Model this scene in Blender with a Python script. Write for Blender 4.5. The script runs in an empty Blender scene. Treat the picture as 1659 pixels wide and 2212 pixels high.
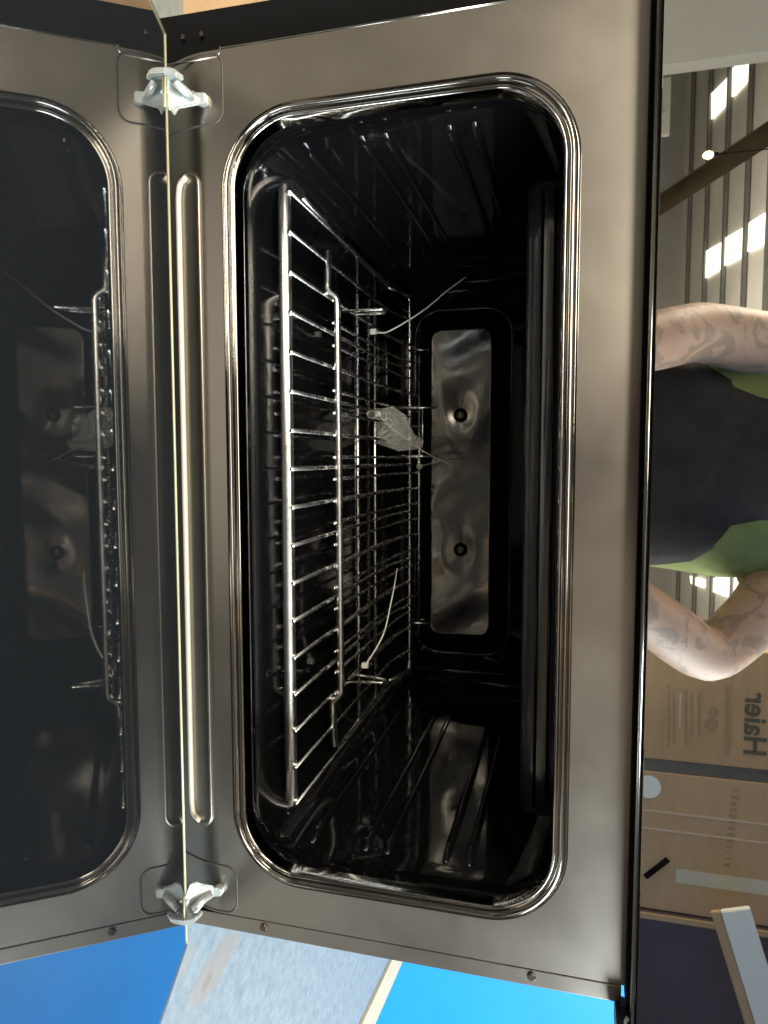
import bpy, bmesh, math, random
from mathutils import Vector, Matrix
random.seed(7)
sc = bpy.context.scene
COL = sc.collection
H = 0.82                                   # height of the measuring origin above the workshop floor

# ------------------------------------------------------------------ camera
F = 1530.8                                 # focal length in px of a 1659 x 2212 picture
CAM = Vector((-0.03338, -0.40994, 0.23022))
R = Matrix(((0.99704827, 0.07676498, 0.00137048), (-0.07451381, 0.96319874, 0.25825545), (0.01850493, -0.25759527, 0.96607569)))
cd = bpy.data.cameras.new('camera'); cam = bpy.data.objects.new('camera', cd); COL.objects.link(cam)
right, fwd, down = R @ Vector((0, 0, 1)), R @ Vector((0, 1, 0)), R @ Vector((1, 0, 0))
cam.matrix_world = Matrix.Translation(CAM + Vector((0, 0, H))) @ Matrix((right, -down, -fwd)).transposed().to_4x4()
cd.sensor_fit = 'VERTICAL'; cd.sensor_height = 36; cd.sensor_width = 27; cd.lens = 36 * F / 2212
cd.clip_start = 0.001; cd.clip_end = 200
sc.camera = cam

# ------------------------------------------------------------------ light
w = bpy.data.worlds.new('World'); sc.world = w; w.use_nodes = True
bg = w.node_tree.nodes['Background']; bg.inputs[0].default_value = (1.0, 0.93, 0.82, 1); bg.inputs[1].default_value = 0.27
def area(name, loc, target, sx, sy, power, col):
    l = bpy.data.lights.new(name, 'AREA'); l.shape = 'RECTANGLE'; l.size = sx; l.size_y = sy; l.energy = power; l.color = col
    o = bpy.data.objects.new(name, l); COL.objects.link(o)
    o.location = Vector(loc) + Vector((0, 0, H))
    o.rotation_euler = (Vector(target) - Vector(loc)).to_track_quat('-Z', 'Y').to_euler()
    return o
area('low_front_key', (-0.95, -2.35, 1.38), (0, 0, 0.10), 2.4, 0.5, 130, (1.0, 0.90, 0.74))  # unseen key light, set low so that it reaches into the cavity
area('highlight_fill', (-0.35, -1.25, 2.35), (0, 0.1, 0.05), 1.7, 0.8, 30, (1.0, 0.92, 0.80))  # added lamp, there to put a bright highlight on the shelf bar
area('roof_fill', (0, -11.5, 0.6), (0, -12.5, 6), 7, 3, 560, (1.0, 0.94, 0.84))  # added fill that brightens the roof from below, no known lamp
area('cool_side_fill', (2.4, -1.35, 1.25), (0.9, 0.9, 0.0), 1.5, 1.3, 200, (0.86, 0.95, 1.0))  # added cool fill for bench, blue wall and frame; no doorway is built
vs = sc.view_settings; vs.view_transform = 'Standard'; vs.look = 'None'; vs.exposure = 0; vs.gamma = 1

# ------------------------------------------------------------------ picture to place
def ray(px, py): return R @ Vector(((py - 1106) / F, 1, (px - 829.5) / F))
def at(px, py, axis, val):
    d = ray(px, py); return CAM + d * ((val - CAM[axis]) / d[axis])
YP = -0.020                                # face of the control panel glass
CV = Vector((CAM.x, 2 * YP - CAM.y, CAM.z))
def mir(px, py, t):                        # a point that the panel glass reflects, t metres along
    d = ray(px, py); d = d / d.y; return CV + Vector((d.x, -1, d.z)) * t

# ------------------------------------------------------------------ materials
def mat(name, col, rough=.5, metal=0.0, spec=.5, noise=0.0, nscale=20, bump=0.0, bscale=200, coat=0, ior=None, emit=None, estr=0, rvar=0, stretch=None):
    m = bpy.data.materials.new(name); m.use_nodes = True
    nt = m.node_tree; b = nt.nodes['Principled BSDF']
    b.inputs['Base Color'].default_value = (*col, 1); b.inputs['Roughness'].default_value = rough
    b.inputs['Metallic'].default_value = metal; b.inputs['Specular IOR Level'].default_value = spec
    if coat: b.inputs['Coat Weight'].default_value = coat; b.inputs['Coat Roughness'].default_value = .05
    if ior: b.inputs['IOR'].default_value = ior
    if emit: b.inputs['Emission Color'].default_value = (*emit, 1); b.inputs['Emission Strength'].default_value = estr
    if noise or bump or rvar:
        tc = nt.nodes.new('ShaderNodeTexCoord'); mp = nt.nodes.new('ShaderNodeMapping')
        nt.links.new(tc.outputs['Object'], mp.inputs['Vector'])
        if stretch: mp.inputs['Scale'].default_value = stretch
    if noise or rvar:
        n = nt.nodes.new('ShaderNodeTexNoise'); n.inputs['Scale'].default_value = nscale; n.inputs['Detail'].default_value = 6; n.inputs['Roughness'].default_value = .6
        nt.links.new(mp.outputs[0], n.inputs['Vector'])
    if noise:
        r = nt.nodes.new('ShaderNodeValToRGB'); r.color_ramp.elements[0].position = .3; r.color_ramp.elements[1].position = .7
        r.color_ramp.elements[0].color = (*[c * (1 - noise) for c in col], 1); r.color_ramp.elements[1].color = (*[min(1, c * (1 + noise)) for c in col], 1)
        nt.links.new(n.outputs['Fac'], r.inputs[0]); nt.links.new(r.outputs[0], b.inputs['Base Color'])
    if rvar:
        mr = nt.nodes.new('ShaderNodeMapRange'); mr.inputs['From Min'].default_value = .3; mr.inputs['From Max'].default_value = .7
        mr.inputs['To Min'].default_value = max(0.01, rough - rvar); mr.inputs['To Max'].default_value = rough + rvar
        nt.links.new(n.outputs['Fac'], mr.inputs[0]); nt.links.new(mr.outputs[0], b.inputs['Roughness'])
    if bump:
        n2 = nt.nodes.new('ShaderNodeTexNoise'); n2.inputs['Scale'].default_value = bscale; n2.inputs['Detail'].default_value = 3
        bp = nt.nodes.new('ShaderNodeBump'); bp.inputs['Strength'].default_value = bump; bp.inputs['Distance'].default_value = .001
        nt.links.new(mp.outputs[0], n2.inputs['Vector']); nt.links.new(n2.outputs['Fac'], bp.inputs['Height']); nt.links.new(bp.outputs[0], b.inputs['Normal'])
    return m
M = {}
M['frame'] = mat('satin grey enamel', (.285, .262, .226), .33, 1.0, .6, noise=.07, nscale=7, bump=.025, bscale=900, rvar=.055)
M['defl'] = mat('dark grey enamel', (.10, .10, .098), .25, .8, .6, bump=.25, bscale=60, stretch=(.2, 1, 8))
M['dull'] = mat('matt dark grey plate', (.085, .082, .076), .55, .1, noise=.1, nscale=20)
M['enamel'] = mat('black glossy enamel', (.005, .005, .0055), .07, 0, .28, bump=.10, bscale=38, rvar=.03, nscale=30, ior=1.55)
M['bead'] = mat('pressed enamel lip', (.40, .385, .355), .09, 1.0, .8, bump=.05, bscale=60)
M['black'] = mat('black lacquered steel', (.010, .010, .010), .45, 0, .4, noise=.3, nscale=30)
M['dark'] = mat('brown shadow line', (.055, .050, .043), .5, .2, noise=.15, nscale=20)
M['rim'] = mat('lit beige slot edge', (.60, .55, .44), .4, .3, noise=.08, nscale=30)
M['void'] = mat('flat black recess', (.004, .004, .004), .8, 0, .1)  # near black used for recesses, holes and the left panel
M['chrome'] = mat('chromed wire', (.94, .93, .89), .26, 1.0, rvar=.05, nscale=60, bump=.05, bscale=300)
M['bar'] = mat('chromed bar', (.97, .96, .92), .30, 1.0, rvar=.05, nscale=60)
M['cover'] = mat('polished steel plate', (.27, .258, .235), .12, 1.0, bump=.12, bscale=45, rvar=.05, nscale=25)
M['zinc'] = mat('zinc plated steel', (.44, .48, .46), .40, .75, noise=.18, nscale=120, bump=.12, bscale=300)
M['zincw'] = mat('bright bent steel edge', (.52, .56, .54), .38, .5, noise=.08, nscale=80)
M['doorglass'] = mat('dark coated door glass', (.018, .021, .023), .025, 0, .5, ior=2.35, bump=.004, bscale=6)
M['glassedge'] = mat('pale green glass edge', (.50, .48, .30), .3, .0, .8, noise=.12, nscale=30)
M['mirror'] = mat('black mirror panel glass', (.60, .585, .545), .012, 1.0)
M['trim'] = mat('dark chrome strip', (.30, .29, .27), .16, 1.0)
M['wood'] = mat('raw cream timber', (.72, .60, .38), .7, noise=.12, nscale=14, stretch=(8, 1, 8), bump=.3, bscale=60)
M['blue'] = mat('bright blue painted sheet', (.013, .275, .80), .45, 0, .4, noise=.06, nscale=3)
M['card'] = mat('brown cardboard', (.47, .315, .175), .85, 0, .2, noise=.08, nscale=6, stretch=(1, 1, 6), bump=.2, bscale=120)
M['card2'] = mat('pale brown cardboard', (.50, .345, .20), .85, 0, .2, noise=.07, nscale=5, stretch=(1, 1, 6), bump=.2, bscale=120)
M['ink'] = mat('olive black print', (.10, .095, .065), .8)
M['faint'] = mat('faint brown print', (.36, .24, .13), .85)
M['paper'] = mat('off white paper', (.60, .56, .44), .7, noise=.06, nscale=8)
M['tape'] = mat('grey brown packing gap', (.13, .12, .095), .8, noise=.2, nscale=12)  # colour carries the shade of the gap between the cartons
M['strap'] = mat('pale plastic strap', (.62, .47, .34), .45)
M['roof'] = mat('grey roof sheeting', (.74, .71, .63), .8, noise=.12, nscale=.7)
M['purlin'] = mat('dull steel purlin', (.17, .17, .15), .7, noise=.2, nscale=2)
M['wallp'] = mat('pale plaster panel', (.78, .74, .64), .8, noise=.05, nscale=2)
M['wallr'] = mat('grey shed wall', (.42, .40, .36), .85, noise=.1, nscale=1)
M['white'] = mat('white painted frame', (.85, .85, .76), .5)
M['floor'] = mat('grey concrete', (.26, .25, .23), .75, noise=.25, nscale=3, bump=.4, bscale=40)
M['sky'] = mat('bright skylight sheet', (.9, .9, .85), .6, emit=(1.0, .97, .86), estr=3.2)
M['bulb'] = mat('lit warm bulb', (.9, .9, .8), .4, emit=(1.0, .86, .55), estr=9)
M['beam'] = mat('brown timber beam', (.22, .17, .09), .7, noise=.2, nscale=3)
M['indigo'] = mat('dark plum cabinet steel', (.085, .065, .075), .5, noise=.1, nscale=4)
M['skin'] = mat('skin with faded tattoos', (.66, .43, .30), .55, 0, .35, noise=.04, nscale=30)
M['shirt'] = mat('green cotton', (.25, .29, .09), .9, noise=.15, nscale=40, bump=.4, bscale=500)
M['apron'] = mat('charcoal canvas', (.052, .047, .041), .9, 0, .2, noise=.25, nscale=25, bump=.5, bscale=400)
M['jeans'] = mat('dark denim', (.03, .04, .07), .9, noise=.2, nscale=60)
M['hair'] = mat('dark brown hair', (.03, .02, .012), .6, noise=.3, nscale=90, stretch=(6, 6, 1))
M['shoe'] = mat('black leather', (.02, .02, .02), .5)
M['eye'] = mat('eye white', (.7, .7, .68), .2)
M['lip'] = mat('lip skin', (.48, .22, .17), .5)
M['phone'] = mat('black phone case', (.012, .012, .013), .35)
M['tie'] = mat('translucent nylon', (.62, .62, .56), .35, 0, .6)
M['screw'] = mat('dark screw steel', (.10, .085, .06), .3, .9)

def tattoo(m):
    nt = m.node_tree; b = nt.nodes['Principled BSDF']
    src = b.inputs['Base Color'].links[0].from_socket
    tc = nt.nodes.new('ShaderNodeTexCoord'); n = nt.nodes.new('ShaderNodeTexNoise'); n.inputs['Scale'].default_value = 16; n.inputs['Detail'].default_value = 2; n.inputs['Distortion'].default_value = 2.5
    r = nt.nodes.new('ShaderNodeValToRGB'); e = r.color_ramp.elements; e[0].position = .50; e[0].color = (0, 0, 0, 1); e[1].position = .56; e[1].color = (1, 1, 1, 1)
    # tattoos only on the arms: below the shoulders and away from the middle of the body
    sp = nt.nodes.new('ShaderNodeSeparateXYZ'); ab = nt.nodes.new('ShaderNodeMath'); ab.operation = 'ABSOLUTE'
    lim = nt.nodes.new('ShaderNodeMath'); lim.operation = 'GREATER_THAN'; lim.inputs[1].default_value = .13
    mul = nt.nodes.new('ShaderNodeMath'); mul.operation = 'MULTIPLY'; m2 = nt.nodes.new('ShaderNodeMath'); m2.operation = 'MULTIPLY'; m2.inputs[1].default_value = .42
    mx = nt.nodes.new('ShaderNodeMixRGB'); mx.inputs[2].default_value = (.17, .17, .15, 1)
    L = nt.links.new
    L(tc.outputs['Object'], n.inputs['Vector']); L(n.outputs['Fac'], r.inputs[0]); L(tc.outputs['Object'], sp.inputs[0]); L(sp.outputs[0], ab.inputs[0]); L(ab.outputs[0], lim.inputs[0])
    L(r.outputs[0], mul.inputs[0]); L(lim.outputs[0], mul.inputs[1]); L(mul.outputs[0], m2.inputs[0]); L(m2.outputs[0], mx.inputs[0]); L(src, mx.inputs[1]); L(mx.outputs[0], b.inputs['Base Color'])
tattoo(M['skin'])

def galvanised():
    m = bpy.data.materials.new('galvanised sheet'); m.use_nodes = True; nt = m.node_tree; b = nt.nodes['Principled BSDF']; L = nt.links.new
    tc = nt.nodes.new('ShaderNodeTexCoord'); v = nt.nodes.new('ShaderNodeTexVoronoi'); v.inputs['Scale'].default_value = 120
    nz = nt.nodes.new('ShaderNodeTexNoise'); nz.inputs['Scale'].default_value = 60; nz.inputs['Detail'].default_value = 7; nz.inputs['Roughness'].default_value = .7
    mp = nt.nodes.new('ShaderNodeMapping'); mp.inputs['Scale'].default_value = (1.3, .9, 1)
    L(tc.outputs['Object'], mp.inputs['Vector']); L(mp.outputs[0], v.inputs['Vector']); L(mp.outputs[0], nz.inputs['Vector'])
    r1 = nt.nodes.new('ShaderNodeValToRGB'); e = r1.color_ramp.elements
    e[0].position = .25; e[0].color = (.20, .25, .262, 1); e[1].position = .75; e[1].color = (.37, .42, .425, 1)
    mx = nt.nodes.new('ShaderNodeMixRGB'); mx.inputs[0].default_value = .06
    L(nz.outputs['Fac'], r1.inputs[0]); L(r1.outputs[0], mx.inputs[1]); bw = nt.nodes.new('ShaderNodeRGBToBW'); L(v.outputs['Color'], bw.inputs[0]); L(bw.outputs[0], mx.inputs[2])
    last = mx.outputs[0]
    for (px, py, sx, sy, col, k) in ((468, 2085, .020, .055, (.36, .31, .25), .75), (447, 2122, .006, .012, (.30, .25, .19), .7), (395, 2075, .016, .02, (.40, .36, .31), .5)):
        c = at(px, py, 2, -.10)
        s = nt.nodes.new('ShaderNodeMapping'); s.vector_type = 'POINT'
        # distance to the stain's middle in its own measure, roughened by noise
        s.inputs['Location'].default_value = (-c.x / sx, -c.y / sy, 0); s.inputs['Scale'].default_value = (1 / sx, 1 / sy, 0)
        L(tc.outputs['Object'], s.inputs['Vector'])
        ln = nt.nodes.new('ShaderNodeVectorMath'); ln.operation = 'LENGTH'; L(s.outputs[0], ln.inputs[0])
        ad = nt.nodes.new('ShaderNodeMath'); ad.operation = 'ADD'; L(ln.outputs['Value'], ad.inputs[0]); L(nz.outputs['Fac'], ad.inputs[1])
        rp = nt.nodes.new('ShaderNodeMapRange'); rp.inputs['From Min'].default_value = 1.25; rp.inputs['From Max'].default_value = 1.6; rp.inputs['To Min'].default_value = k; rp.inputs['To Max'].default_value = 0
        L(ad.outputs[0], rp.inputs[0])
        mm = nt.nodes.new('ShaderNodeMixRGB'); mm.inputs[2].default_value = (*col, 1); L(rp.outputs[0], mm.inputs[0]); L(last, mm.inputs[1]); last = mm.outputs[0]
    L(last, b.inputs['Base Color']); b.inputs['Metallic'].default_value = 0; b.inputs['Roughness'].default_value = .7
    return m
M['galv'] = galvanised()

def clear_film():
    m = bpy.data.materials.new('clear crinkled film'); m.use_nodes = True; nt = m.node_tree; b = nt.nodes['Principled BSDF']
    b.inputs['Base Color'].default_value = (.8, .8, .76, 1); b.inputs['Roughness'].default_value = .25
    b.inputs['Alpha'].default_value = .26
    return m
M['film'] = clear_film()

# ------------------------------------------------------------------ mesh helpers
def link(name, me, m, parent=None, smooth=False):
    o = bpy.data.objects.new(name, me); COL.objects.link(o)
    if m is not None and not me.materials: me.materials.append(m)
    if smooth:
        for f in me.polygons: f.use_smooth = True
    if parent is not None:
        o.parent = parent
        if parent.type == 'EMPTY': o.location = -parent.location
    return o
def bm_obj(name, bm, m, parent=None, smooth=False):
    bmesh.ops.recalc_face_normals(bm, faces=bm.faces[:])
    me = bpy.data.meshes.new(name); bm.to_mesh(me); bm.free(); return link(name, me, m, parent, smooth)
def thing(name, label, cat, loc, group=None):
    o = bpy.data.objects.new(name, None); COL.objects.link(o); o.location = loc; o.empty_display_size = .05
    o['label'] = label; o['category'] = cat
    if group: o['group'] = group
    return o
def tag(o, label, cat, group=None):
    o['label'] = label; o['category'] = cat
    if group: o['group'] = group
    vs_ = o.data.vertices
    lo = Vector([min(v.co[i] for v in vs_) for i in range(3)]); hi = Vector([max(v.co[i] for v in vs_) for i in range(3)])
    c = Vector(((lo.x + hi.x) / 2, (lo.y + hi.y) / 2, lo.z)); o.data.transform(Matrix.Translation(-c)); o.location = c
    return o
def struct(o): o['kind'] = 'structure'; return o
def add_box(bm, x0, x1, y0, y1, z0, z1, bev=0, mtx=None):
    b2 = bmesh.new(); bmesh.ops.create_cube(b2, size=1)
    for v in b2.verts: v.co = Vector((x0 + (v.co.x + .5) * (x1 - x0), y0 + (v.co.y + .5) * (y1 - y0), z0 + (v.co.z + .5) * (z1 - z0)))
    if bev: bmesh.ops.bevel(b2, geom=b2.edges[:], offset=bev, segments=2, profile=.7, affect='EDGES')
    if mtx: bmesh.ops.transform(b2, matrix=mtx, verts=b2.verts[:])
    me = bpy.data.meshes.new('t'); b2.to_mesh(me); b2.free(); bm.from_mesh(me); bpy.data.meshes.remove(me)
def box(name, b, m, parent=None, bev=0, mtx=None):
    bm = bmesh.new(); add_box(bm, *b, bev=bev, mtx=mtx); return bm_obj(name, bm, m, parent)
def add_tube(bm, pts, r, seg=10, closed=False, cap=True):
    pts = [Vector(p) for p in pts]; n = len(pts); rings = []; up = None
    for i, p in enumerate(pts):
        a = pts[i - 1] if (i or closed) else pts[i]; c = pts[(i + 1) % n] if (i < n - 1 or closed) else pts[i]
        t = (c - a).normalized()
        if up is None:
            up = Vector((0, 0, 1)) if abs(t.z) < .9 else Vector((0, 1, 0))
        s = t.cross(up)
        if s.length < 1e-5: s = t.orthogonal()
        s.normalize(); up = s.cross(t).normalized()
        rr = r[i] if isinstance(r, (list, tuple)) else r
        rings.append([bm.verts.new(p + (s * math.cos(2 * math.pi * k / seg) + up * math.sin(2 * math.pi * k / seg)) * rr) for k in range(seg)])
    for i in range(n - (0 if closed else 1)):
        A, B = rings[i], rings[(i + 1) % n]
        for k in range(seg): bm.faces.new((A[k], A[(k + 1) % seg], B[(k + 1) % seg], B[k]))
    if cap and not closed:
        bm.faces.new(rings[0]); bm.faces.new(rings[-1])
def tube(name, pts, r, m, parent=None, seg=10, closed=False):
    bm = bmesh.new(); add_tube(bm, pts, r, seg, closed); return bm_obj(name, bm, m, parent, True)
def rounded(pts, rad, n=5):                # polyline with its inner corners rounded
    pts = [Vector(p) for p in pts]; out = [pts[0]]
    for i in range(1, len(pts) - 1):
        a, b, c = pts[i - 1], pts[i], pts[i + 1]
        r1 = min(rad, (a - b).length * .45, (c - b).length * .45)
        p, q = b + (a - b).normalized() * r1, b + (c - b).normalized() * r1
        for k in range(n + 1):
            t = k / n; out.append(p * (1 - t) ** 2 + b * 2 * t * (1 - t) + q * t * t)
    out.append(pts[-1]); return out
def spline(pts, n=8):
    P = [Vector(p) for p in pts]; P = [P[0] * 2 - P[1]] + P + [P[-1] * 2 - P[-2]]; out = []
    for i in range(1, len(P) - 2):
        for k in range(n):
            t = k / n; a, b, c, d = P[i - 1:i + 3]
            out.append(.5 * ((2 * b) + (c - a) * t + (2 * a - 5 * b + 4 * c - d) * t * t + (3 * b - a - 3 * c + d) * t ** 3))
    out.append(P[-2]); return out
def rrect(x0, x1, z0, z1, r, y, k=10, edge=6):
    r = min(r, (x1 - x0) / 2 - 1e-5, (z1 - z0) / 2 - 1e-5); out = []
    cs = [(x1 - r, z1 - r, 0), (x0 + r, z1 - r, 90), (x0 + r, z0 + r, 180), (x1 - r, z0 + r, 270)]
    for i, (cx, cz, a0) in enumerate(cs):
        arc = [Vector((cx + r * math.cos(math.radians(a0 + 90 * j / k)), y, cz + r * math.sin(math.radians(a0 + 90 * j / k)))) for j in range(k + 1)]
        out += arc
        nx = cs[(i + 1) % 4]; a1 = a0 + 90
        q = Vector((nx[0] + r * math.cos(math.radians(a1)), y, nx[1] + r * math.sin(math.radians(a1))))
        for j in range(1, edge): out.append(arc[-1].lerp(q, j / edge))
    return out
def loft(bm, loops, cap=False):
    R_ = [[bm.verts.new(p) for p in l] for l in loops]; n = len(R_[0])
    for A, B in zip(R_, R_[1:]):
        for k in range(n): bm.faces.new((A[k], A[(k + 1) % n], B[(k + 1) % n], B[k]))
    if cap: bm.faces.new(R_[-1])
    return R_
def disc(name, c, r, th, m, parent, axis='Y', seg=20, bev=.0006):
    bm = bmesh.new(); c = Vector(c)
    prof = [(r, 0), (r, -th + bev), (r - bev, -th), (0.0001, -th)]
    rows = []
    for rr, h in prof:
        row = []
        for k in range(seg):
            a = 2 * math.pi * k / seg
            row.append(bm.verts.new(c + Vector((rr * math.cos(a), h, rr * math.sin(a)))))
        rows.append(row)
    for A, B in zip(rows, rows[1:]):
        for k in range(seg): bm.faces.new((A[k], A[(k + 1) % seg], B[(k + 1) % seg], B[k]))
    return bm_obj(name, bm, m, parent, False)
def prism(name, pts, thick, m, parent, bev=0):        # a flat outline of 3D points given a thickness vector
    bm = bmesh.new(); v = [bm.verts.new(p) for p in pts]; f = bm.faces.new(v)
    g = bmesh.ops.extrude_face_region(bm, geom=[f]); bmesh.ops.translate(bm, verts=[x for x in g['geom'] if isinstance(x, bmesh.types.BMVert)], vec=thick)
    bmesh.ops.recalc_face_normals(bm, faces=bm.faces[:])
    if bev: bmesh.ops.bevel(bm, geom=bm.edges[:], offset=bev, segments=2, affect='EDGES')
    return bm_obj(name, bm, m, parent)
def letters(text, size, m, parent, origin, xdir, ydir, depth=.0006, name='lettering'):
    cu = bpy.data.curves.new('t', 'FONT'); cu.body = text; cu.size = size; cu.extrude = depth; cu.space_character = 1.0; cu.offset = size * .022
    o = bpy.data.objects.new('t', cu); COL.objects.link(o); dg = bpy.context.evaluated_depsgraph_get(); me = bpy.data.meshes.new_from_object(o.evaluated_get(dg))
    bpy.data.objects.remove(o); bpy.data.curves.remove(cu)
    xd, yd = Vector(xdir).normalized(), Vector(ydir).normalized(); zd = xd.cross(yd)
    me.materials.clear(); mt = Matrix((xd, yd, zd)).transposed().to_4x4(); mt.translation = Vector(origin); me.transform(mt)
    return link(name, me, m, parent)

# =================================================================== setting
ZF = -H
ZB = -.10                                  # top of the galvanised bench
bm = bmesh.new(); add_box(bm, -12, 12, -19.2, 4, ZF - .2, ZF); struct(bm_obj('floor', bm, M['floor']))
# roof falling away behind the camera, seen in the panel glass
SLOPE = math.tan(math.radians(9.3)); H0 = 5.5
def roof_at(px, py, lower=0.0):
    d = ray(px, py); d = d / d.y
    t = (H0 - lower) / (d.z + SLOPE); return CV + Vector((d.x, -1, d.z)) * t
S_END = 18.8
def roof_z(y): return CV.z + H0 - SLOPE * (CV.y - y)
roof = bm_obj('roof', (lambda b: (b.faces.new([b.verts.new(p) for p in ((-11, CV.y - S_END, roof_z(CV.y - S_END)), (11, CV.y - S_END, roof_z(CV.y - S_END)), (11, CV.y - 8, roof_z(CV.y - 8)), (-11, CV.y - 8, roof_z(CV.y - 8)))]), b)[1])(bmesh.new()), M['roof']); struct(roof)
for px in (1430, 1464, 1489, 1526, 1566, 1612, 1661, 1715, 1775):
    c = roof_at(px, 600)
    box('purlin', (-11, 11, c.y - .085, c.y + .085, c.z - .075, c.z - .015), M['purlin'], roof)
struct(box('wall_far', (-11, 11, CV.y - S_END - .2, CV.y - S_END, ZF, roof_z(CV.y - S_END)), M['wallr']))
def crop(x0, y0, s): return lambda u, v: ((x0 + u / s) * .768, (y0 + v / s) * .768)
ca, cb = crop(1780, 0, 2.697), crop(1780, 1400, 3.687)
sky_quads = [[ca(*q) for q in Q] for Q in (
    ((595, 710), (725, 580), (720, 770), (595, 905)), ((755, 515), (835, 450), (890, 480), (880, 590), (750, 735)),
    ((545, 1910), (665, 1840), (660, 2040), (545, 2110)), ((700, 1805), (840, 1725), (835, 1935), (695, 2015)), ((880, 1690), (1040, 1590), (1040, 1822), (870, 1910)))] + [[cb(*q) for q in Q] for Q in (
    ((590, 810), (730, 850), (725, 935), (600, 890)), ((800, 840), (980, 810), (965, 1025), (800, 965)), ((1020, 800), (1225, 790), (1215, 1130), (1020, 1055)), ((1290, 850), (1420, 895), (1420, 1105), (1270, 1150)))]
for Q in sky_quads:
    prism('skylight', [roof_at(*q, lower=.05) for q in Q], Vector((0, 0, .03)), M['sky'], roof)
# bright blue wall behind and to the right of the bench
struct(box('wall_beige', (-4.0, -.2, 1.60, 1.70, ZF, 1.9), M['wallp']))
struct(box('wall_blue', (-.2, 4.2, 1.62, 1.70, ZF, 1.9), M['blue']))
part = mir(1420, 142, 3.0)
wp = struct(box('wall_pale', (part.x - 2.2, part.x, part.y - .08, part.y, ZF, 2.0), M['wallp']))

# =================================================================== the oven
ov = thing('oven', 'compact black built-in oven with its drop-down glass door hanging part open', 'oven', (0, .2, ZB))
OW, ZO0, ZO1, RO = .245, .0172, .2311, .048
XL, XR, ZT, ZBOT = -.2808, .2712, .2644, .0065
# front plate with the rounded opening
def plate(name, x0, x1, z0, z1, hole, y, th, m, parent):
    inn = hole; n = len(inn); cx, cz = (x0 + x1) / 2, (z0 + z1) / 2; out = []
    for p in inn:
        dx, dz = p.x - cx, p.z - cz
        s = min(((x1 if dx > 0 else x0) - cx) / dx if abs(dx) > 1e-9 else 9e9, ((z1 if dz > 0 else z0) - cz) / dz if abs(dz) > 1e-9 else 9e9)
        out.append(Vector((cx + dx * s, y, cz + dz * s)))
    for X in (x0, x1):
        for Z in (z0, z1):
            i = min(range(n), key=lambda k: (out[k] - Vector((X, y, Z))).length); out[i] = Vector((X, y, Z))
    mid = [a.lerp(b, .5) for a, b in zip(inn, out)]
    bm = bmesh.new(); loft(bm, [inn, mid, out, [p + Vector((0, th, 0)) for p in out]]); return bm_obj(name, bm, m, parent)
CH = [(.0066, .0), (.004, .0001), (.001, .0005), (-.003, .0013), (-.008, .0027), (-.014, .0047), (-.022, .0078), (-.034, .0120), (-.058, .019)]
def chan(z):
    for (a, ya), (b, yb_) in zip(CH, CH[1:]):
        if b <= z <= a: return ya + (yb_ - ya) * (a - z) / (a - b)
    return 0
bm = bmesh.new(); G_ = [[bm.verts.new((x, y, z)) for z, y in CH] for x in [XL + (XR - XL) * k / 24 for k in range(25)]]
for A, B in zip(G_, G_[1:]):
    for k in range(len(CH) - 1): bm.faces.new((A[k], A[k + 1], B[k + 1], B[k]))
bm_obj('lower_channel', bm, M['frame'], ov, True)
fr = plate('front_frame', XL, XR, ZBOT, ZT, rrect(-OW, OW, ZO0, ZO1, RO, 0, 12, 14), 0, .012, M['frame'], ov)
# pressed lip round the opening
prof = [(0, .0002), (.0006, .0012), (.0016, .0012), (.0024, -.0010), (.0036, -.0026), (.0048, -.0022), (.0055, .0002), (.0062, .0012), (.0070, -.0004), (.0080, -.0010), (.0090, .0004), (.0097, .0030), (.0101, .0060)]
bm = bmesh.new(); loft(bm, [rrect(-OW + o, OW - o, ZO0 + o, ZO1 - o, RO - o, y, 16, 14) for o, y in [(a, b * 1.35) for a, b in prof]]); bm_obj('opening_lip', bm, M['bead'], ov, True)
# cavity
sec = [(.0082, .2350, .0272, .2211, .0380), (.018, .2365, .0255, .2225, .04), (.026, .2405, .0165, .230, .044), (.034, .2425, .0135, .233, .044), (.05, .243, .012, .2345, .040), (.12, .243, .012, .235, .034), (.20, .2425, .012, .235, .03), (.30, .241, .012, .235, .028), (.40, .2395, .0125, .2345, .025), (.425, .2375, .014, .233, .022), (.436, .234, .018, .230, .020), (.440, .2285, .024, .224, .016)]
cv = bmesh.new(); loft(cv, [rrect(-a, a, z0, z1, r, y, 10, 10) for y, a, z0, z1, r in sec]); liner = bm_obj('cavity_liner', cv, M['enamel'], ov, True)
bm = bmesh.new()
hx0, hx1, hz0, hz1 = -.2071, .2057, .0443, .1563
loft(bm, [rrect(-.2285, .2285, .024, .224, .016, .440, 10, 10), rrect(hx0 - .004, hx1 + .004, hz0 - .004, hz1 + .004, .034, .440, 10, 10), rrect(hx0 - .0015, hx1 + .0015, hz0 - .0015, hz1 + .0015, .032, .4385, 10, 10), rrect(hx0, hx1, hz0, hz1, .03, .440, 10, 10)])
bp = bm_obj('back_panel', bm, M['enamel'], ov, True)
bm = bmesh.new(); loft(bm, [rrect(hx0, hx1, hz0, hz1, .03, .440, 10, 10), rrect(hx0, hx1, hz0, hz1, .03, .466, 10, 10)], cap=True); bm_obj('fan_recess', bm, M['void'], bp)
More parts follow.
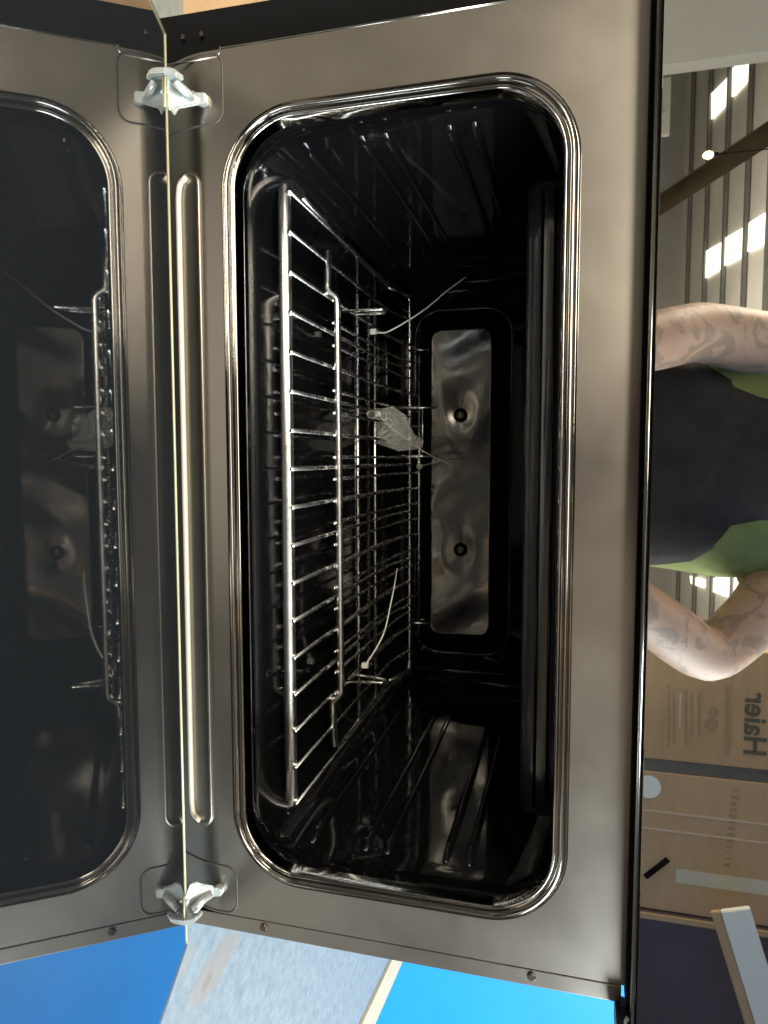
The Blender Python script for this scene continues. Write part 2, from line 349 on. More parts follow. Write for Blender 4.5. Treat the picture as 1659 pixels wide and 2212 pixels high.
# fan cover: polished plate with two dished fixing points
fx0, fx1, fz0, fz1 = -.1855, .1838, .0616, .1356
SCR = [(-.0836, .0981), (.0783, .0992)]
def dish(x, z):
    y = .4375
    for sx, sz in SCR:
        d = math.hypot(x - sx, z - sz); y += .0035 * math.exp(-(d / .016) ** 2)
    return y + .0009 * math.sin(x * 38 + 1) * math.cos(z * 60) + .0006 * math.sin(x * 90 + z * 50)
bm = bmesh.new(); loops = []
base = rrect(fx0, fx1, fz0, fz1, .012, 0, 6, 26)
loops.append([Vector((p.x, .452, p.z)) for p in base]); cx, cz = (fx0 + fx1) / 2, (fz0 + fz1) / 2
spine = fx1 - cx - .030
for s in (1.0, .985, .96, .92, .86, .78, .70, .6, .5, .4, .3, .2, .1, .0):
    l = []
    for p in base:
        sp = max(-spine, min(spine, p.x - cx)); q = Vector((cx + sp + (p.x - cx - sp) * s, 0, cz + (p.z - cz) * s))
        y = dish(q.x, q.z) + (.003 if s == 1 else .0008 if s == .985 else 0); l.append(Vector((q.x, y, q.z)))
    loops.append(l)
loft(bm, loops); bmesh.ops.remove_doubles(bm, verts=bm.verts[:], dist=.0002); fc = bm_obj('fan_cover', bm, M['cover'], bp, True)
for sx, sz in SCR:
    bm = bmesh.new(); add_tube(bm, [Vector((sx + .0062 * math.cos(a), dish(sx + .006, sz) - .001, sz + .0062 * math.sin(a))) for a in [2 * math.pi * k / 24 for k in range(24)]], .0024, 8, True); bm_obj('screw_cup', bm, M['void'], fc, True)
    disc('screw', (sx, dish(sx, sz), sz), .0048, .003, M['screw'], fc)
    box('screw_slot', (sx - .0032, sx + .0032, dish(sx, sz) - .0036, dish(sx, sz) - .0031, sz - .0005, sz + .0005), M['zinc'], fc)
# side rails pressed into the cavity walls
for sgn in (-1, 1):
    for z in (.052, .092, .108, .150, .166):
        pts = [(sgn * (.2445 - .0024 * (.08 <= y <= .39)), y, z) for y in (.05, .08, .15, .25, .35, .39, .415)]
        tube('shelf_rail', pts, .0030, M['enamel'], liner, 10)
# dark deflector hanging under the cavity roof
bm = bmesh.new()
dprof = [(.060, .232), (.058, .212), (.062, .2025), (.068, .1995), (.075, .2005), (.078, .207), (.084, .210)]
A_ = [[bm.verts.new((x, y, z)) for y, z in dprof] for x in [-.205 + .41 * k / 12 for k in range(13)]]
for P, Q in zip(A_, A_[1:]):
    for k in range(len(dprof) - 1): bm.faces.new((P[k], P[k + 1], Q[k + 1], Q[k]))
dfl = bm_obj('grill_deflector', bm, M['defl'], ov, True)
md = dfl.modifiers.new('thick', 'SOLIDIFY'); md.thickness = .0012
for z, y in ((.2235, .0572), (.2165, .0568), (.2085, .0580)):
    tube('deflector_rib', [(-.200, y, z), (.200, y, z)], .0011, M['enamel'], dfl, 8)
# lower slot of the front plate
def stadium(x0, x1, z0, z1, y): return rrect(x0, x1, z0, z1, (z1 - z0) / 2, y, 12, 20)
def onchan(pts, d): return [Vector((p.x, chan(p.z) - d, p.z)) for p in pts]
slot = tube('vent_slot', onchan(stadium(-.2117, .2126, -.0165, .0015, 0), .0006), .0011, M['frame'], ov, 8, True)
tube('slot_lower_edge', rounded(onchan([Vector((-.2085, 0, -.0075)), Vector((-.2060, 0, -.0135)), Vector((-.198, 0, -.0150)), Vector((.199, 0, -.0155)), Vector((.207, 0, -.0140)), Vector((.2095, 0, -.008))], .0014), .006), .0019, M['rim'], slot, 8)  # paler tube puts the light on the upward-facing slot edge into colour
# brown lines drawn as the shadow outline of the two hinge plates
for a, b in ((-.2790, -.2378), (.2378, .2700)):
    tube('hinge_shadow_line', [Vector((p.x, (chan(p.z) if p.z < .0065 else 0) + .0002, p.z)) for p in rrect(a, b, -.045, .0190, .008, 0, 8, 6)], .0008, M['dark'], ov, 8, True)
# side flanges
fl = box('side_flange', (.2729, .2832, .0015, .010, -.045, .2625), M['frame'], ov, .0006)
for z in (.0374, .2114): 
    s = disc('flange_screw', (.2770, .0014, z), .0026, .0012, M['screw'], fl)
fl2 = prism('left_black_panel', [(-.2820, .010, -.055), (-.2820, .010, .262), (-.3110, .014, .262), (-.3150, .014, -.055)], Vector((0, .30, 0)), M['void'], ov, .0008)  # black panel added for the dark area left of the oven
tube('casing_edge', [(-.2812, .0005, .262), (-.2812, .0005, .0195), (-.2822, .0005, .0180), (-.2768, .0005, .0160)], .0009, M['trim'], fl2, 6)
tube('casing_edge', [(-.2768, .0003, .0155), (-.2768, .0003, -.03)], .0007, M['frame'], fl2, 6)
for z in (-.012, .001): box('clip', (-.2985, -.2955, .008, .010, z - .0012, z + .0012), M['screw'], fl2, .0005)
# body behind the front
body = bmesh.new(); x0, x1, y0, y1, z0, z1 = -.272, .272, .013, .52, ZB + .012, .372
V_ = [body.verts.new(p) for p in ((x0, y0, z0), (x1, y0, z0), (x1, y0, z1), (x0, y0, z1), (x0, y1, z0), (x1, y1, z0), (x1, y1, z1), (x0, y1, z1))]
for f in ((0, 1, 5, 4), (1, 2, 6, 5), (2, 3, 7, 6), (3, 0, 4, 7), (4, 5, 6, 7)): body.faces.new([V_[i] for i in f])
cas = bm_obj('outer_casing', body, M['galv'], ov)
for x in (-.24, .24):
    for y in (.05, .47): box('foot', (x - .02, x + .02, y - .02, y + .02, ZB, ZB + .012), M['black'], ov, .002)
box('bottom_apron', (-.2805, .2832, .004, .012, ZB + .004, -.0585), M['black'], ov)
# control panel
pan = box('control_panel', (-.2955, .2955, YP + .005, .012, .2672, .374), M['black'], ov, .001)
box('panel_glass', (-.2975, .2975, YP, YP + .0045, .2690, .376), M['mirror'], pan, .0004)
tube('panel_trim', [(-.296, YP + .003, .2672), (.283, YP + .003, .2672)], .0014, M['trim'], pan, 10)
box('panel_gap_shade', (-.29, .281, -.006, .010, .2646, .2669), M['void'], pan)  # black strip stands in for the shade of the gap under the panel
box('panel_end_cap', (.2835, .2975, YP + .002, .008, .2590, .2668), M['black'], pan, .0015)
tube('panel_end_clip', spline([(.2805, -.012, .2655), (.2840, -.013, .2640), (.2870, -.013, .2655), (.2905, -.012, .2650)]), .0012, M['zincw'], pan, 8)
box('panel_end_tab', (.2880, .2935, YP + .001, YP + .0035, .2600, .2640), M['wood'], pan, .0005)

# door, hanging part open
TH = math.radians(17.5); HY, HZ = -.018, -.0085; cT, sT = math.cos(TH), math.sin(TH)
DM = Matrix(((1, 0, 0, 0), (0, -cT, sT, HY), (0, sT, cT, HZ), (0, 0, 0, 1)))
door = box('door', (-.283, .283, .004, .315, -.036, -.0045), M['black'], ov, .002, DM)
box('door_inner_glass', (-.2835, .2835, .0005, .305, -.0042, 0), M['doorglass'], door, .0004, DM)
box('door_outer_glass', (-.2975, .2975, -.006, .335, -.044, -.0365), M['doorglass'], door, .0008, DM)
tube('glass_edge', [DM @ Vector((x, .0004, -.0003)) for x in (-.2835, -.1, .1, .2835)], .0011, M['glassedge'], door, 8)
for s in (-1, 1): tube('glass_edge', [DM @ Vector((s * .2838, u, -.0020)) for u in (.0, .1, .2, .305)], .0028, M['glassedge'], door, 8)
hd = tube('door_handle', [DM @ Vector((x, .290, -.086)) for x in (-.23, 0, .23)], .008, M['chrome'], door, 16)
for x in (-.20, .20): tube('handle_post', [DM @ Vector((x, .290, -.044)), DM @ Vector((x, .290, -.082))], .006, M['chrome'], hd, 12)
# hinges
def hinge(web, cap, strut, tab, ltab, foot, s):
    xm = min(q[0] for q in web)
    hg = prism('hinge', [at(*q, 1, -.0225 + .018 * max(0, min(1, (q[0] - xm) / 85))) for q in web], Vector((0, .0025, 0)), M['zinc'], ov, .0006)
    prism('hinge_curl', [at(*q, 1, -.0235) for q in cap], Vector((0, .007, .0012)), M['zincw'], hg, .0008)
    a, b = at(*strut[0], 1, -.0195), at(*strut[1], 1, -.0075)
    tube('hinge_strut', [a, a.lerp(b, .55), b], [.0022, .0026, .0024], M['zincw'], hg, 8)
    prism('hinge_tab', [at(*q, 1, -.0040) for q in tab], Vector((0, .006, 0)), M['zincw'], hg, .0006)
    prism('hinge_lug', [at(*q, 1, -.0215) for q in ltab], Vector((0, .006, 0)), M['zincw'], hg, .0005)
    tube('hinge_edge', [at(*foot[0], 1, -.0222), at(*foot[1], 1, -.0222)], .0007, M['glassedge'], hg, 6)
    c = (a + b) / 2; disc('hinge_rivet', (c.x - s * .004, -.0206, c.z - .006), .0012, .0010, M['zincw'], hg, seg=10)
hc = crop(350, 120, 4.74)
hinge([hc(*q) for q in ((440, 430), (660, 440), (700, 520), (870, 640), (1000, 740), (990, 815), (700, 870), (650, 960), (600, 880), (480, 850))],
      [hc(*q) for q in ((400, 320), (590, 318), (670, 345), (695, 390), (685, 448), (540, 425), (420, 415))], [hc(670, 520), hc(900, 730)],
      [hc(*q) for q in ((880, 620), (950, 660), (1070, 655), (1078, 800), (1000, 825), (900, 780))], [hc(*q) for q in ((418, 670), (465, 655), (470, 815), (420, 810))], [hc(545, 450), hc(545, 860)], -1)
hd_ = crop(430, 2430, 4.74)
hinge([hd_(*q) for q in ((335, 470), (440, 400), (490, 270), (560, 250), (640, 280), (800, 310), (800, 400), (700, 520), (580, 660), (570, 715), (430, 740), (340, 720))],
      [hd_(*q) for q in ((335, 740), (460, 735), (575, 700), (578, 760), (520, 805), (400, 830), (345, 830))], [hd_(520, 610), hd_(770, 390)],
      [hd_(*q) for q in ((770, 330), (850, 305), (910, 335), (905, 440), (810, 440), (740, 500), (700, 420))], [hd_(*q) for q in ((285, 350), (355, 320), (350, 430), (300, 440))], [hd_(412, 430), hd_(420, 740)], 1)

# =================================================================== racks
def W(p): return Vector(p)
ra = thing('oven_shelf', 'wide chromed wire shelf lying lowest in the oven, thick front bar towards the door', 'oven shelf', (0, .25, .013))
YR, ZR, X0, DX = .0839, .0274, -.1959, .0285
xa, xb = -.2360, .2420
tube('front_bar', rounded([(xa, .118, .022), (xa + .001, YR, .0236), (xb - .001, YR, .0236), (xb, .118, .022)], .012), .0046, M['bar'], ra, 14)
tube('back_bar', rounded([(-.226, .38, .022), (-.224, .425, .0388), (.228, .425, .0392), (.230, .38, .022)], .01), .0022, M['chrome'], ra, 10)
tube('side_bar', [(xa, .116, .022), (-.226, .382, .022)], .0030, M['chrome'], ra, 10)
tube('side_bar', [(xb, .116, .022), (.230, .382, .022)], .0030, M['chrome'], ra, 10)
for c in ((774, 1300), (811, 1400)):
    y = at(*c, 2, .0228).y; tube('cross_bar', [(-.229, y, .0228), (.233, y, .0228)], .0018, M['chrome'], ra, 8)
wm = None
for i in range(-1, 16):
    x = X0 + i * DX
    if not (xa + .006 < x < xb - .006): continue
    if wm is None:
        wo = tube('wire', rounded([(0, YR - .0050, ZR + .0016), (0, .38, ZR + .0012), (0, .424, .0405)], .02), .0015, M['chrome'], ra, 8); wm = wo.data
    else: wo = link('wire', wm, None, ra)
    wo.location = -ra.location + Vector((x, 0, 0))
rb = thing('grill_insert', 'finer chromed wire grill rack stacked on top of the wide shelf', 'grill rack', (0, .3, .0286))
tube('front_bar', rounded([(-.2035, .158, .0312), (-.170, .154, .0312), (-.1635, .1535, .0400), (.1700, .1575, .0400), (.178, .160, .0312), (.220, .166, .0312)], .004), .0028, M['bar'], rb, 12)
tube('back_bar', [(-.185, .4255, .0505), (.200, .4255, .0510)], .0019, M['chrome'], rb, 10)
wm = None; n = 19
for i in range(n):
    x = -.1625 + i * (.3315 / (n - 1))
    if wm is None:
        wo = tube('wire', rounded([(0, .1525, .0362), (0, .385, .0385), (0, .424, .0500)], .02), .0012, M['chrome'], rb, 8); wm = wo.data
    else: wo = link('wire', wm, None, rb)
    wo.location = -rb.location + Vector((x, 0, 0))
for pts in ([(-.1577, .1755, .0362), (-.1574, .1755, .0735), (-.1627, .216, .0640), (-.1623, .216, .0362)], [(.1669, .183, .0362), (.1656, .183, .0712), (.1733, .2158, .0642), (.1709, .2158, .0362)]):
    tube('handle_loop', rounded(pts, .004), .0013, M['chrome'], rb, 8)
tube('back_stop', rounded([(-.0877, .344, .0375), (-.0863, .344, .0885)], .003), .0013, M['chrome'], rb, 8)
tube('back_stop', rounded([(-.035, .344, .0375), (-.0344, .344, .0885)], .003), .0013, M['chrome'], rb, 8)
tube('back_stop', [(-.0868, .3452, .0715), (-.0347, .3452, .0715)], .0010, M['chrome'], rb, 8)
for x, y, z in ((-.160, .4226, .0622), (.165, .4121, .0665), (.1665, .4375, .0610)):
    tube('back_post', [(x, y - .001, .0385), (x, y - .001, z)], .0013, M['chrome'], rb, 8)

# cable ties and the small bag
c1, c2, c3 = crop(780, 640, 3.0722), crop(780, 1100, 3.0722), crop(780, 1560, 3.0722)
def ribbon(name, pts, wdt, label, head, ring=None):
    bm = bmesh.new(); P = spline(pts, 6); rr = [wdt * (1 - .5 * (i / (len(P) - 1)) ** 3) for i in range(len(P))]
    add_tube(bm, P, rr, 6)
    if head is not None:
        add_box(bm, head.x - .0026, head.x + .0026, head.y - .0022, head.y + .0022, head.z - .0030, head.z + .0030, .0006)
    if ring: add_tube(bm, [head + Vector((ring[0] * math.cos(a), 0, ring[1] * math.sin(a) - ring[1])) for a in [2 * math.pi * k / 14 for k in range(14)]], .0006, 6, True)
    o = bm_obj(name, bm, M['tie'], None, True); tag(o, label, 'cable tie', 'nylon ties on the racks'); return o
def line(cr, q, y0, y1): return [at(*cr(*p), 1, y0 + (y1 - y0) * i / (len(q) - 1)) for i, p in enumerate(q)]
L1 = line(c1, ((830, 900), (940, 905), (1110, 815), (1290, 695), (1450, 560), (1630, 425)), .262, .30)
ribbon('cable_tie', L1, .0008, 'clear cable tie whose tail rises straight in front of the upper left back wall', L1[0])
L2 = line(c3, ((760, 955), (860, 800), (930, 650), (975, 450), (1010, 280), (1035, 120)), .232, .27)
ribbon('cable_tie', L2, .0008, 'clear cable tie beside the right handle loop, tail curving upward over the wires', L2[0])
L3 = line(c2, ((872, 200), (1000, 330), (1150, 440), (1280, 530), (1520, 650)), .318, .34)
ribbon('cable_tie', L3, .0007, 'clear cable tie threaded through the small plastic bag', L3[0], (.0045, .006))
L4 = line(c2, ((1230, 650), (1330, 625), (1450, 590), (1650, 545)), .40, .41)
ribbon('cable_tie', L4, .0007, 'thin cable tie low at the back bar, below the middle of the fan cover', L4[0])
bag = [c2(*q) for q in ((760, 190), (830, 150), (900, 150), (1000, 130), (1110, 210), (1180, 370), (1270, 430), (1240, 500), (1050, 520), (940, 480), (850, 450), (838, 380), (858, 260))]
bg_ = thing('parts_bag', 'small clear crinkled plastic bag tied onto the wire racks', 'plastic bag', at(*c2(1000, 350), 1, .325))
bm = bmesh.new(); N = len(bag); cen = at(*c2(1010, 340), 1, .320); rim = [at(*q, 1, .327) for q in bag]
for side in (-1, 1):
    rows = [[bm.verts.new(p + Vector((0, side * .0004, 0))) for p in rim]]
    for s in (.75, .5, .25):
        rows.append([bm.verts.new(cen.lerp(p, s) + Vector((random.uniform(-.0012, .0012), side * (.0055 * (1 - s * s)) + random.uniform(-.0018, .0018), random.uniform(-.0012, .0012)))) for p in rim])
    for A, B in zip(rows, rows[1:]):
        for k in range(N): bm.faces.new((A[k], A[(k + 1) % N], B[(k + 1) % N], B[k]))
    bm.faces.new(rows[-1])
bm_obj('film', bm, M['film'], bg_)
for a, b in (((890, 380), (960, 335)), ((925, 410), (985, 370)), ((935, 300), (945, 190))):
    tube('small_screw', [at(*c2(*a), 1, .323), at(*c2(*b), 1, .323)], .0013, M['zincw'], bg_, 8)
tube('small_ring', [at(*c2(950 + 45 * math.cos(t), 275 + 40 * math.sin(t)), 1, .3225) for t in [2 * math.pi * k / 16 for k in range(16)]], .0008, M['zincw'], bg_, 6, True)

# =================================================================== bench and what stands round
be = thing('workbench', 'workbench topped with stained galvanised sheet under the oven, cream timber edge', 'workbench', (.1, .4, ZF))
e0, e1 = at(840, 2075, 2, ZB), at(775, 2212, 2, ZB); sl = (e1.x - e0.x) / (e1.y - e0.y)
xe = lambda y: e0.x + (y - e0.y) * sl
top = prism('bench_top', [(-1.0, -.045, ZB), (xe(-.045), -.045, ZB), (xe(1.25), 1.25, ZB), (-1.0, 1.25, ZB)], Vector((0, 0, -.003)), M['galv'], be)
prism('edge_strip', [(xe(-.045) + .0005, -.045, ZB + .004), (xe(-.045) + .060, -.045, ZB + .004), (xe(1.25) + .060, 1.25, ZB + .004), (xe(1.25) + .0005, 1.25, ZB + .004)], Vector((0, 0, -.04)), M['wood'], be, .003)
box('bench_board', (-1.0, xe(0) - .06, -.04, 1.2, ZB - .035, ZB - .0035), M['wood'], be)
for x in (-.94, .72):
    for y in (.0, 1.12): box('leg', (x - .035, x + .035, y - .035, y + .035, ZF, ZB - .0355), M['wood'], be, .003)
q = at(700, 2160, 2, ZB); 
# cardboard on the left of the oven
bx = thing('cardboard_box', 'plain tan cardboard box on the bench left of the oven', 'box', (-.56, .5, ZB))
bm = bmesh.new(); add_box(bm, -.80, -.375, .16, .62, ZB, ZB + .16, .002); bm_obj('carton', bm, M['card2'], bx)
bm = bmesh.new(); add_box(bm, -.80, -.375, .158, .159, ZB + .07, ZB + .11); bm_obj('tape', bm, M['card'], bx)

# tall cartons seen in the panel glass, standing behind the camera to its left
TB = 3.0
yb = CV.y - TB
def face(px, py, t=TB): return mir(px, py, t)
a0, a1 = face(1420, 1395).x, face(1420, 1640).x; b0, b1 = face(1420, 1668).x, face(1400, 1962).x
k1 = thing('tall_carton', 'tall brown carton printed with the dark word Haier, reflected in the panel glass', 'carton', ((a0 + a1) / 2, yb - .3, ZF))
box('carton', (a0, a1, yb - .55, yb, ZF, 1.45), M['card'], k1, .004)
tb = crop(1780, 1900, 2.258)
o_ = face(*tb(838, 505)); hgt = (face(*tb(846, 505)) - face(*tb(705, 505))).z
base_ = face(*tb(705, 505))
letters('Haier', hgt / .70, M['ink'], k1, (base_.x, yb + .001, base_.z), (-1, 0, 0), (0, 0, 1), .0008)
def mark(par, u0, v0, u1, v1, m, name='print', cr=tb, dy=.0012, y=None):
    p, q_ = face(*cr(u0, v0)), face(*cr(u1, v1)); yy = yb if y is None else y
    return box(name, (min(p.x, q_.x), max(p.x, q_.x), yy + .0004, yy + dy, min(p.z, q_.z), max(p.z, q_.z)), m, par)
for j in range(30): mark(k1, 588 + random.uniform(-4, 4), 70 + j * 14.5, 628 + random.uniform(-6, 6), 78 + j * 14.5 + random.uniform(-1, 2), M['faint'])
for u, v0, v1 in ((230, 60, 450), (262, 90, 430), (340, 90, 440), (375, 110, 400), (425, 100, 380)):
    v = v0
    while v < v1:
        l = random.uniform(10, 40); mark(k1, u - 7, v, u + 7, min(v + l, v1), M['faint']); v += l + random.uniform(5, 10)
for (u, v, r) in ((515, 232, 26), (500, 310, 36)):
    c = face(*tb(u, v)); rr = r / 2.258 * .768 / F * TB; disc('print_mark', (c.x, yb + .0012, c.z), rr, -.0006, M['faint'], k1)
mark(k1, 296, 110, 302, 330, M['strap'], 'scuff')
gp = thing('gap_strip', 'dark strip put in for the shaded gap between the two tall brown cartons', 'filler', ((a1 + b0) / 2, yb - .2, ZF))
box('gap_shade', (a1 + .002, b0 - .002, yb - .45, yb - .004, ZF, 1.45), M['tape'], gp)  # solid dark box in place of the shaded gap
k2 = thing('tall_carton', 'tall brown carton crossed by two pale straps with a white paper label', 'carton', ((b0 + b1) / 2, yb - .3, ZF))
box('carton', (b0, b1, yb - .55, yb, ZF, 1.45), M['card2'], k2, .004)
for u0, v0 in ((150, 862), (150, 965)):
    p = face(*tb(u0, v0)); p2 = face(*tb(850, v0 + (85 if v0 < 900 else 110)))
    x = (p.x + p2.x) / 2; box('strap', (x - .0035, x + .0035, yb + .0005, yb + .002, ZF, 1.45), M['strap'], k2)
j = 0
while j < 13:
    v = 725 + j * 39; mark(k2, 650 - j * 4 - 22, v, 650 - j * 4 + 22 + random.uniform(-5, 5), v + random.uniform(12, 27), M['faint']); j += 1
mark(k2, 275, 1225, 880, 1400, M['paper'], 'label')
p = face(*tb(100, 705)); disc('sticker', (p.x, yb + .0012, p.z), .048, -.0006, M['white'], k2)
tube('hand_hole', [face(*tb(80, 1275)) + Vector((0, .003, 0)), face(*tb(222, 1165)) + Vector((0, .003, 0))], .012, M['void'], k2, 8)
cab = thing('dark_cabinet', 'dark plum steel cabinet side at the right end of the panel reflection', 'cabinet', (b1 + .8, yb - .3, ZF))
box('cabinet_body', (b1 + .006, b1 + 1.7, yb - .6, yb + .02, ZF, 1.3), M['indigo'], cab, .006)
box('cabinet_edge', (b1 + .004, b1 + .028, yb + .021, yb + .03, ZF, 1.3), M['card2'], cab, .002)
p0, p1 = mir(*tb(660, 1520), 2.7), mir(*tb(900, 2300), 2.7)
d_ = (p1 - p0).normalized(); s0 = p0 - d_ * ((p0.z - ZF) / d_.z) if abs(d_.z) > 1e-3 else p0
pl = thing('leaning_plank', 'white plank leaning across the dark cabinet in the reflection', 'plank', (p0.x, p0.y, ZF))
nrm = d_.cross(Vector((0, 1, 0))).normalized()
prism('board', [p0 - d_ * .03 - nrm * .05, p0 - d_ * .03 + nrm * .05, p0 + d_ * 2.2 + nrm * .05, p0 + d_ * 2.2 - nrm * .05], Vector((0, .02, 0)), M['white'], pl, .003)
prism('board_edge', [p0 - d_ * .03 - nrm * .085, p0 - d_ * .03 - nrm * .051, p0 + d_ * 2.2 - nrm * .051, p0 + d_ * 2.2 - nrm * .085], Vector((0, .018, 0)), M['card2'], pl, .003)
# far white frame, sloping beam and bulb
w0, w1 = mir(1450, 165, 15), mir(1452, 290, 15)
wf = thing('door_frame', 'far white door frame at the edge of the pale wall in the reflection', 'door frame', ((w0.x + w1.x) / 2, w0.y, ZF))
xa_, xb_ = min(w0.x, w1.x), max(w0.x, w1.x)
box('panel', (xa_, xb_, w0.y - .1, w0.y, ZF, w0.z), M['white'], wf, .02); box('post', (xa_ + .62, xa_ + .68, w0.y, w0.y + .04, ZF, w0.z - .1), M['wallp'], wf)
q0, q1 = mir(1395, 462, 9), mir(1700, 262, 7.5)
bmo = tube('roof_brace', [q0, q1], .13, M['beam'], None, 4); tag(bmo, 'sloping brown brace under the shed roof', 'beam'); bmo['label'] = 'sloping brown roof brace crossing behind the small lit bulb'
lb = thing('hanging_bulb', 'small lit warm bulb hanging beside the sloping roof brace', 'light bulb', mir(1530, 335, 7.5))
c = mir(1530, 335, 7.5)
bm = bmesh.new(); bmesh.ops.create_uvsphere(bm, u_segments=14, v_segments=10, radius=.035, matrix=Matrix.Translation(c) @ Matrix.Diagonal((1, 1, 1.4, 1))); bm_obj('bulb', bm, M['bulb'], lb, True)
tube('cord', [c + Vector((0, 0, .045)), c + Vector((0, 0, 2.0))], .006, M['black'], lb, 6)
tube('socket', [c + Vector((0, 0, .035)), c + Vector((0, 0, .09))], .02, M['black'], lb, 10)

# =================================================================== the person holding the phone
PC = CAM - fwd * .0075 + right * .0 - down * .0
pm = Matrix((right, -down, -fwd)).transposed().to_4x4(); pm.translation = PC
ph = box('phone', (-.036, .036, -.055, .100, .0, .008), M['phone'], None, .003, pm); tag(ph, 'black phone held sideways in both hands', 'phone')
pe = thing('person', 'person in green shirt and charcoal apron holding a phone, bare tattooed arms', 'person', (-.02, -.95, ZF))
verts, edges, rad = [], [], []
def add(p, r, prev=None):
    verts.append(Vector(p)); rad.append(r if isinstance(r, tuple) else (r, r)); i = len(verts) - 1
    if prev is not None: edges.append((prev, i))
    return i
BX, BY = -.02, -.90
pel = add((BX, BY - .04, .02), (.135, .10))
ab = add((BX, BY - .02, .20), (.125, .095), pel); ch = add((BX, BY, .42), (.150, .105), ab); uc = add((BX, BY - .02, .54), (.135, .085), ch)
nk = add((BX, BY - .01, .635), .055, uc); hb = add((BX, BY + .03, .70), .062, nk); hm = add((BX, BY + .06, .765), (.075, .092), hb); ht = add((BX, BY + .05, .845), (.066, .078), hm)
for s in (-1, 1):
    hp = add((BX + s * .095, BY - .04, -.06), .088, pel); kn = add((BX + s * .11, BY - .01, -.36), .06, hp); an = add((BX + s * .12, BY - .05, -.735), .040, kn); ft = add((BX + s * .125, BY + .07, -.785), (.038, .028), an)
sh = {}
for s in (-1, 1):
    side = 'L' if s < 0 else 'R'
    shx, ex, ez = (BX + s * .175), (-.212 if s < 0 else .262), (.395 if s < 0 else .425)
    s1 = add((shx, BY - .02, .575), .062, uc)
    ua = add(((shx + ex) / 2, -.82, (.575 + ez) / 2 + .01), .050, s1)
    el = add((ex, -.735, ez), .044, ua)
    hand_c = PC + (-down * .078 if s < 0 else down * .078) + right * (-.020) - fwd * .018
    hx = CAM + down * (.085 * s) - fwd * .03 - right * .02
    wr = hx + Vector((s * .020, -.050, -.012))
    fa = add(Vector((ex, -.735, ez)).lerp(wr, .35), .043, el); f2 = add(Vector((ex, -.735, ez)).lerp(wr, .75), .031, fa)
    w1_ = add(wr, (.027, .020), f2)
    pm_ = add(hx, (.034, .014), w1_)
    # four fingers wrapped over the phone's far edge, thumb on its face towards the body
    for k, (o, ln) in enumerate(((.026, .85), (.009, 1.0), (-.009, .95), (-.026, .78))):
        b0_ = hx + right * o + fwd * .018; b1_ = b0_ + fwd * .018 * ln - down * s * .004; b2_ = b1_ - down * s * .020 * ln + fwd * .002; b3_ = b2_ - down * s * .014 * ln - fwd * .004
        i0 = add(b0_, .0095, pm_); i1 = add(b1_, .0088, i0); i2 = add(b2_, .0080, i1); add(b3_, .0068, i2)
    t0 = add(hx + right * .032 - down * s * .010 - fwd * .004, .0115, pm_); t1 = add(hx + right * .036 - down * s * .036 - fwd * .006, .0100, t0); add(hx + right * .026 - down * s * .056 - fwd * .002, .0085, t1)
me = bpy.data.meshes.new('body'); me.from_pydata(verts, edges, []); me.update()
bo = link('body', me, M['skin'], pe)
sk = bo.modifiers.new('skin', 'SKIN'); sk.use_smooth_shade = True
for i, r_ in enumerate(rad): me.skin_vertices[0].data[i].radius = r_
me.skin_vertices[0].data[pel].use_root = True
ss = bo.modifiers.new('sub', 'SUBSURF'); ss.levels = 2; ss.render_levels = 2
# clothing: lofted shells round the body
def ell(z, cx, cy, rx, ry, n=28, p=2.3):
    out = []
    for k in range(n):
        a = 2 * math.pi * k / n; c, s = math.cos(a), math.sin(a)
        out.append(Vector((cx + rx * math.copysign(abs(c) ** (2 / p), c), cy + ry * math.copysign(abs(s) ** (2 / p), s), z + .002 * math.sin(5 * a))))
    return out
def garment(name, rows, m, parent):
    bm = bmesh.new(); loft(bm, [ell(*r) for r in rows]); return bm_obj(name, bm, m, parent, True)
shirt = garment('shirt', [(-.03, BX, BY - .04, .178, .135), (.10, BX, BY - .03, .165, .128), (.22, BX, BY - .02, .160, .125), (.36, BX, BY - .01, .172, .135), (.46, BX, BY - .005, .185, .135), (.54, BX, BY - .01, .185, .115), (.60, BX, BY - .015, .165, .088), (.635, BX, BY - .015, .105, .072), (.652, BX, BY - .012, .068, .062)], M['shirt'], pe)
for s in (-1, 1):
    shx, ex, ez = (BX + s * .175), (-.212 if s < 0 else .262), (.395 if s < 0 else .425)
    A, B = Vector((shx - s * .03, BY - .02, .585)), Vector((shx, -.82 - .03, (.575 + ez) / 2 + .045))
    tube('sleeve', [A, A.lerp(B, .5), B], [.074, .074, .066], M['shirt'], shirt, 16)
# trousers
tr = bmesh.new()
loft(tr, [ell(-.01, BX, BY - .04, .176, .133), ell(-.08, BX, BY - .04, .182, .128), ell(-.14, BX, BY - .04, .188, .115)])
for s in (-1, 1): add_tube(tr, [(BX + s * .095, BY - .04, -.08), (BX + s * .105, BY - .03, -.22), (BX + s * .11, BY - .01, -.36), (BX + s * .118, BY - .045, -.60), (BX + s * .12, BY - .05, -.755)], [.098, .092, .076, .062, .060], 18)
bm_obj('trousers', tr, M['jeans'], pe, True)
for s in (-1, 1):
    bm = bmesh.new(); xs = BX + s * .123; loft(bm, [ell(ZF + .001, xs, BY + .035, .048, .14, 20), ell(ZF + .03, xs, BY + .035, .050, .14, 20), ell(ZF + .055, xs, BY + .02, .044, .115, 20), ell(ZF + .085, xs, BY - .05, .042, .05, 20)], cap=True); bm_obj('shoe', bm, M['shoe'], pe, True)
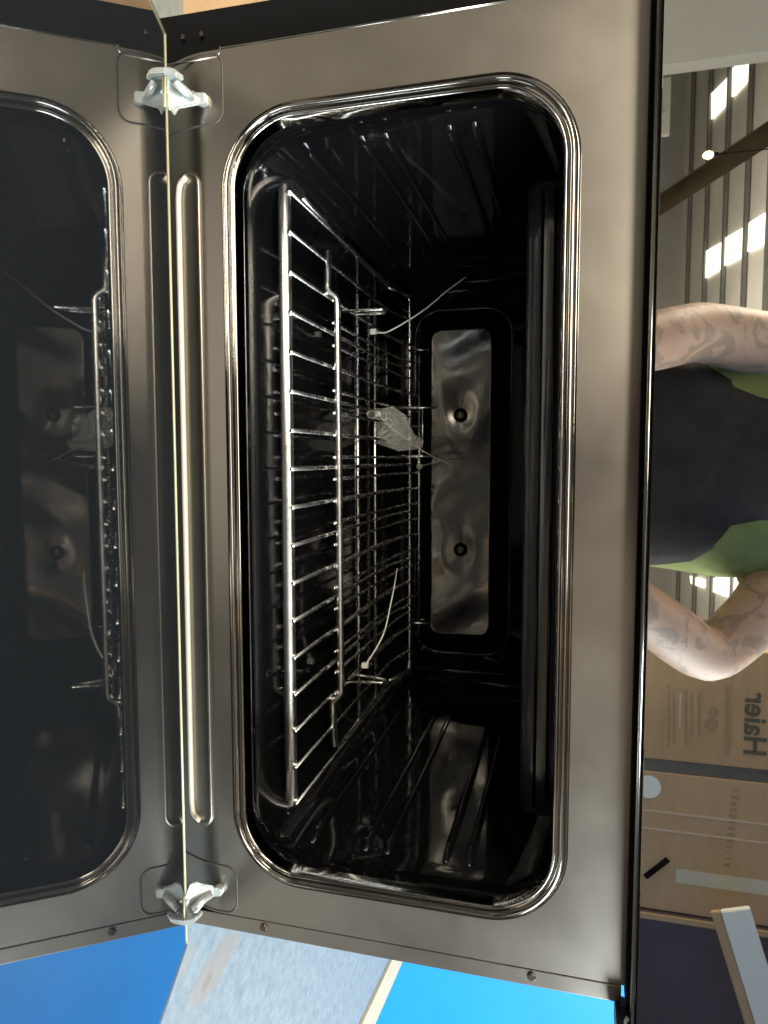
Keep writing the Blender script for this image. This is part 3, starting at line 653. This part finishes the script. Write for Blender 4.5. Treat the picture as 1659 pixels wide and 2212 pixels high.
# apron: bib narrowing upward, wide skirt, straps
bm = bmesh.new(); rows = []
for z, hw, fy in ((-.30, .175, .155), (-.12, .185, .16), (.05, .185, .160), (.16, .175, .158), (.27, .165, .158), (.36, .158, .162), (.41, .150, .160), (.455, .118, .150), (.50, .102, .138), (.535, .098, .130)):
    rows.append([bm.verts.new((BX - .005 + hw * t, BY - .01 + fy - .062 * abs(t) ** 2.4 * (hw / .17), z + .004 * math.sin(4 * t))) for t in [-1 + 2 * k / 16 for k in range(17)]])
for A, B in zip(rows, rows[1:]):
    for k in range(16): bm.faces.new((A[k], A[k + 1], B[k + 1], B[k]))
ap = bm_obj('apron', bm, M['apron'], pe, True); so = ap.modifiers.new('thick', 'SOLIDIFY'); so.thickness = .004
for s in (-1, 1): tube('apron_strap', [(BX + s * .085, BY + .125, .53), (BX + s * .080, BY + .085, .60), (BX + s * .072, BY + .02, .655), (BX + s * .06, BY - .09, .62)], .010, M['apron'], ap, 8)
box('apron_badge', (BX - .012, BX + .034, BY + .151, BY + .1535, .315, .335), M['paper'], ap, .001)
# head details
hc_ = Vector((BX, BY + .065, .775))
bm = bmesh.new(); bmesh.ops.create_uvsphere(bm, u_segments=26, v_segments=18, radius=1)
for v in bm.verts:
    n_ = v.co.copy(); v.co = Vector((n_.x * .082, n_.y * .098, n_.z * .10)); v.co += Vector((BX, BY + .045, .80)) + Vector((random.uniform(-1, 1), random.uniform(-1, 1), random.uniform(-1, 1))) * .0016
bmesh.ops.delete(bm, geom=[v for v in bm.verts if (v.co.z < .775 and v.co.y > BY + .055) or (v.co.z < .835 and v.co.y > BY + .10) or v.co.z < .725], context='VERTS')
bm_obj('hair', bm, M['hair'], pe, True)
for s in (-1, 1):
    bm = bmesh.new(); bmesh.ops.create_uvsphere(bm, u_segments=12, v_segments=8, radius=.011, matrix=Matrix.Translation((BX + s * .030, BY + .137, .785))); bm_obj('eye', bm, M['eye'], pe, True)
    bm = bmesh.new(); bmesh.ops.create_uvsphere(bm, u_segments=12, v_segments=8, radius=1, matrix=Matrix.Translation((BX + s * .080, BY + .05, .765)) @ Matrix.Diagonal((.010, .020, .032, 1))); bm_obj('ear', bm, M['skin'], pe, True)
    tube('eyebrow', [(BX + s * .016, BY + .150, .806), (BX + s * .032, BY + .149, .811), (BX + s * .046, BY + .138, .806)], .004, M['hair'], pe, 6)
tube('nose', [(BX, BY + .146, .790), (BX, BY + .162, .765), (BX, BY + .170, .750), (BX, BY + .155, .742)], [.007, .009, .013, .009], M['skin'], pe, 10)
tube('mouth', [(BX - .024, BY + .128, .719), (BX, BY + .142, .721), (BX + .024, BY + .128, .719)], [.003, .006, .003], M['lip'], pe, 8)

# lift everything so that the floor is at height zero
for o in list(COL.objects):
    if o.parent is None and o.type not in ('CAMERA', 'LIGHT'): o.location.z += H
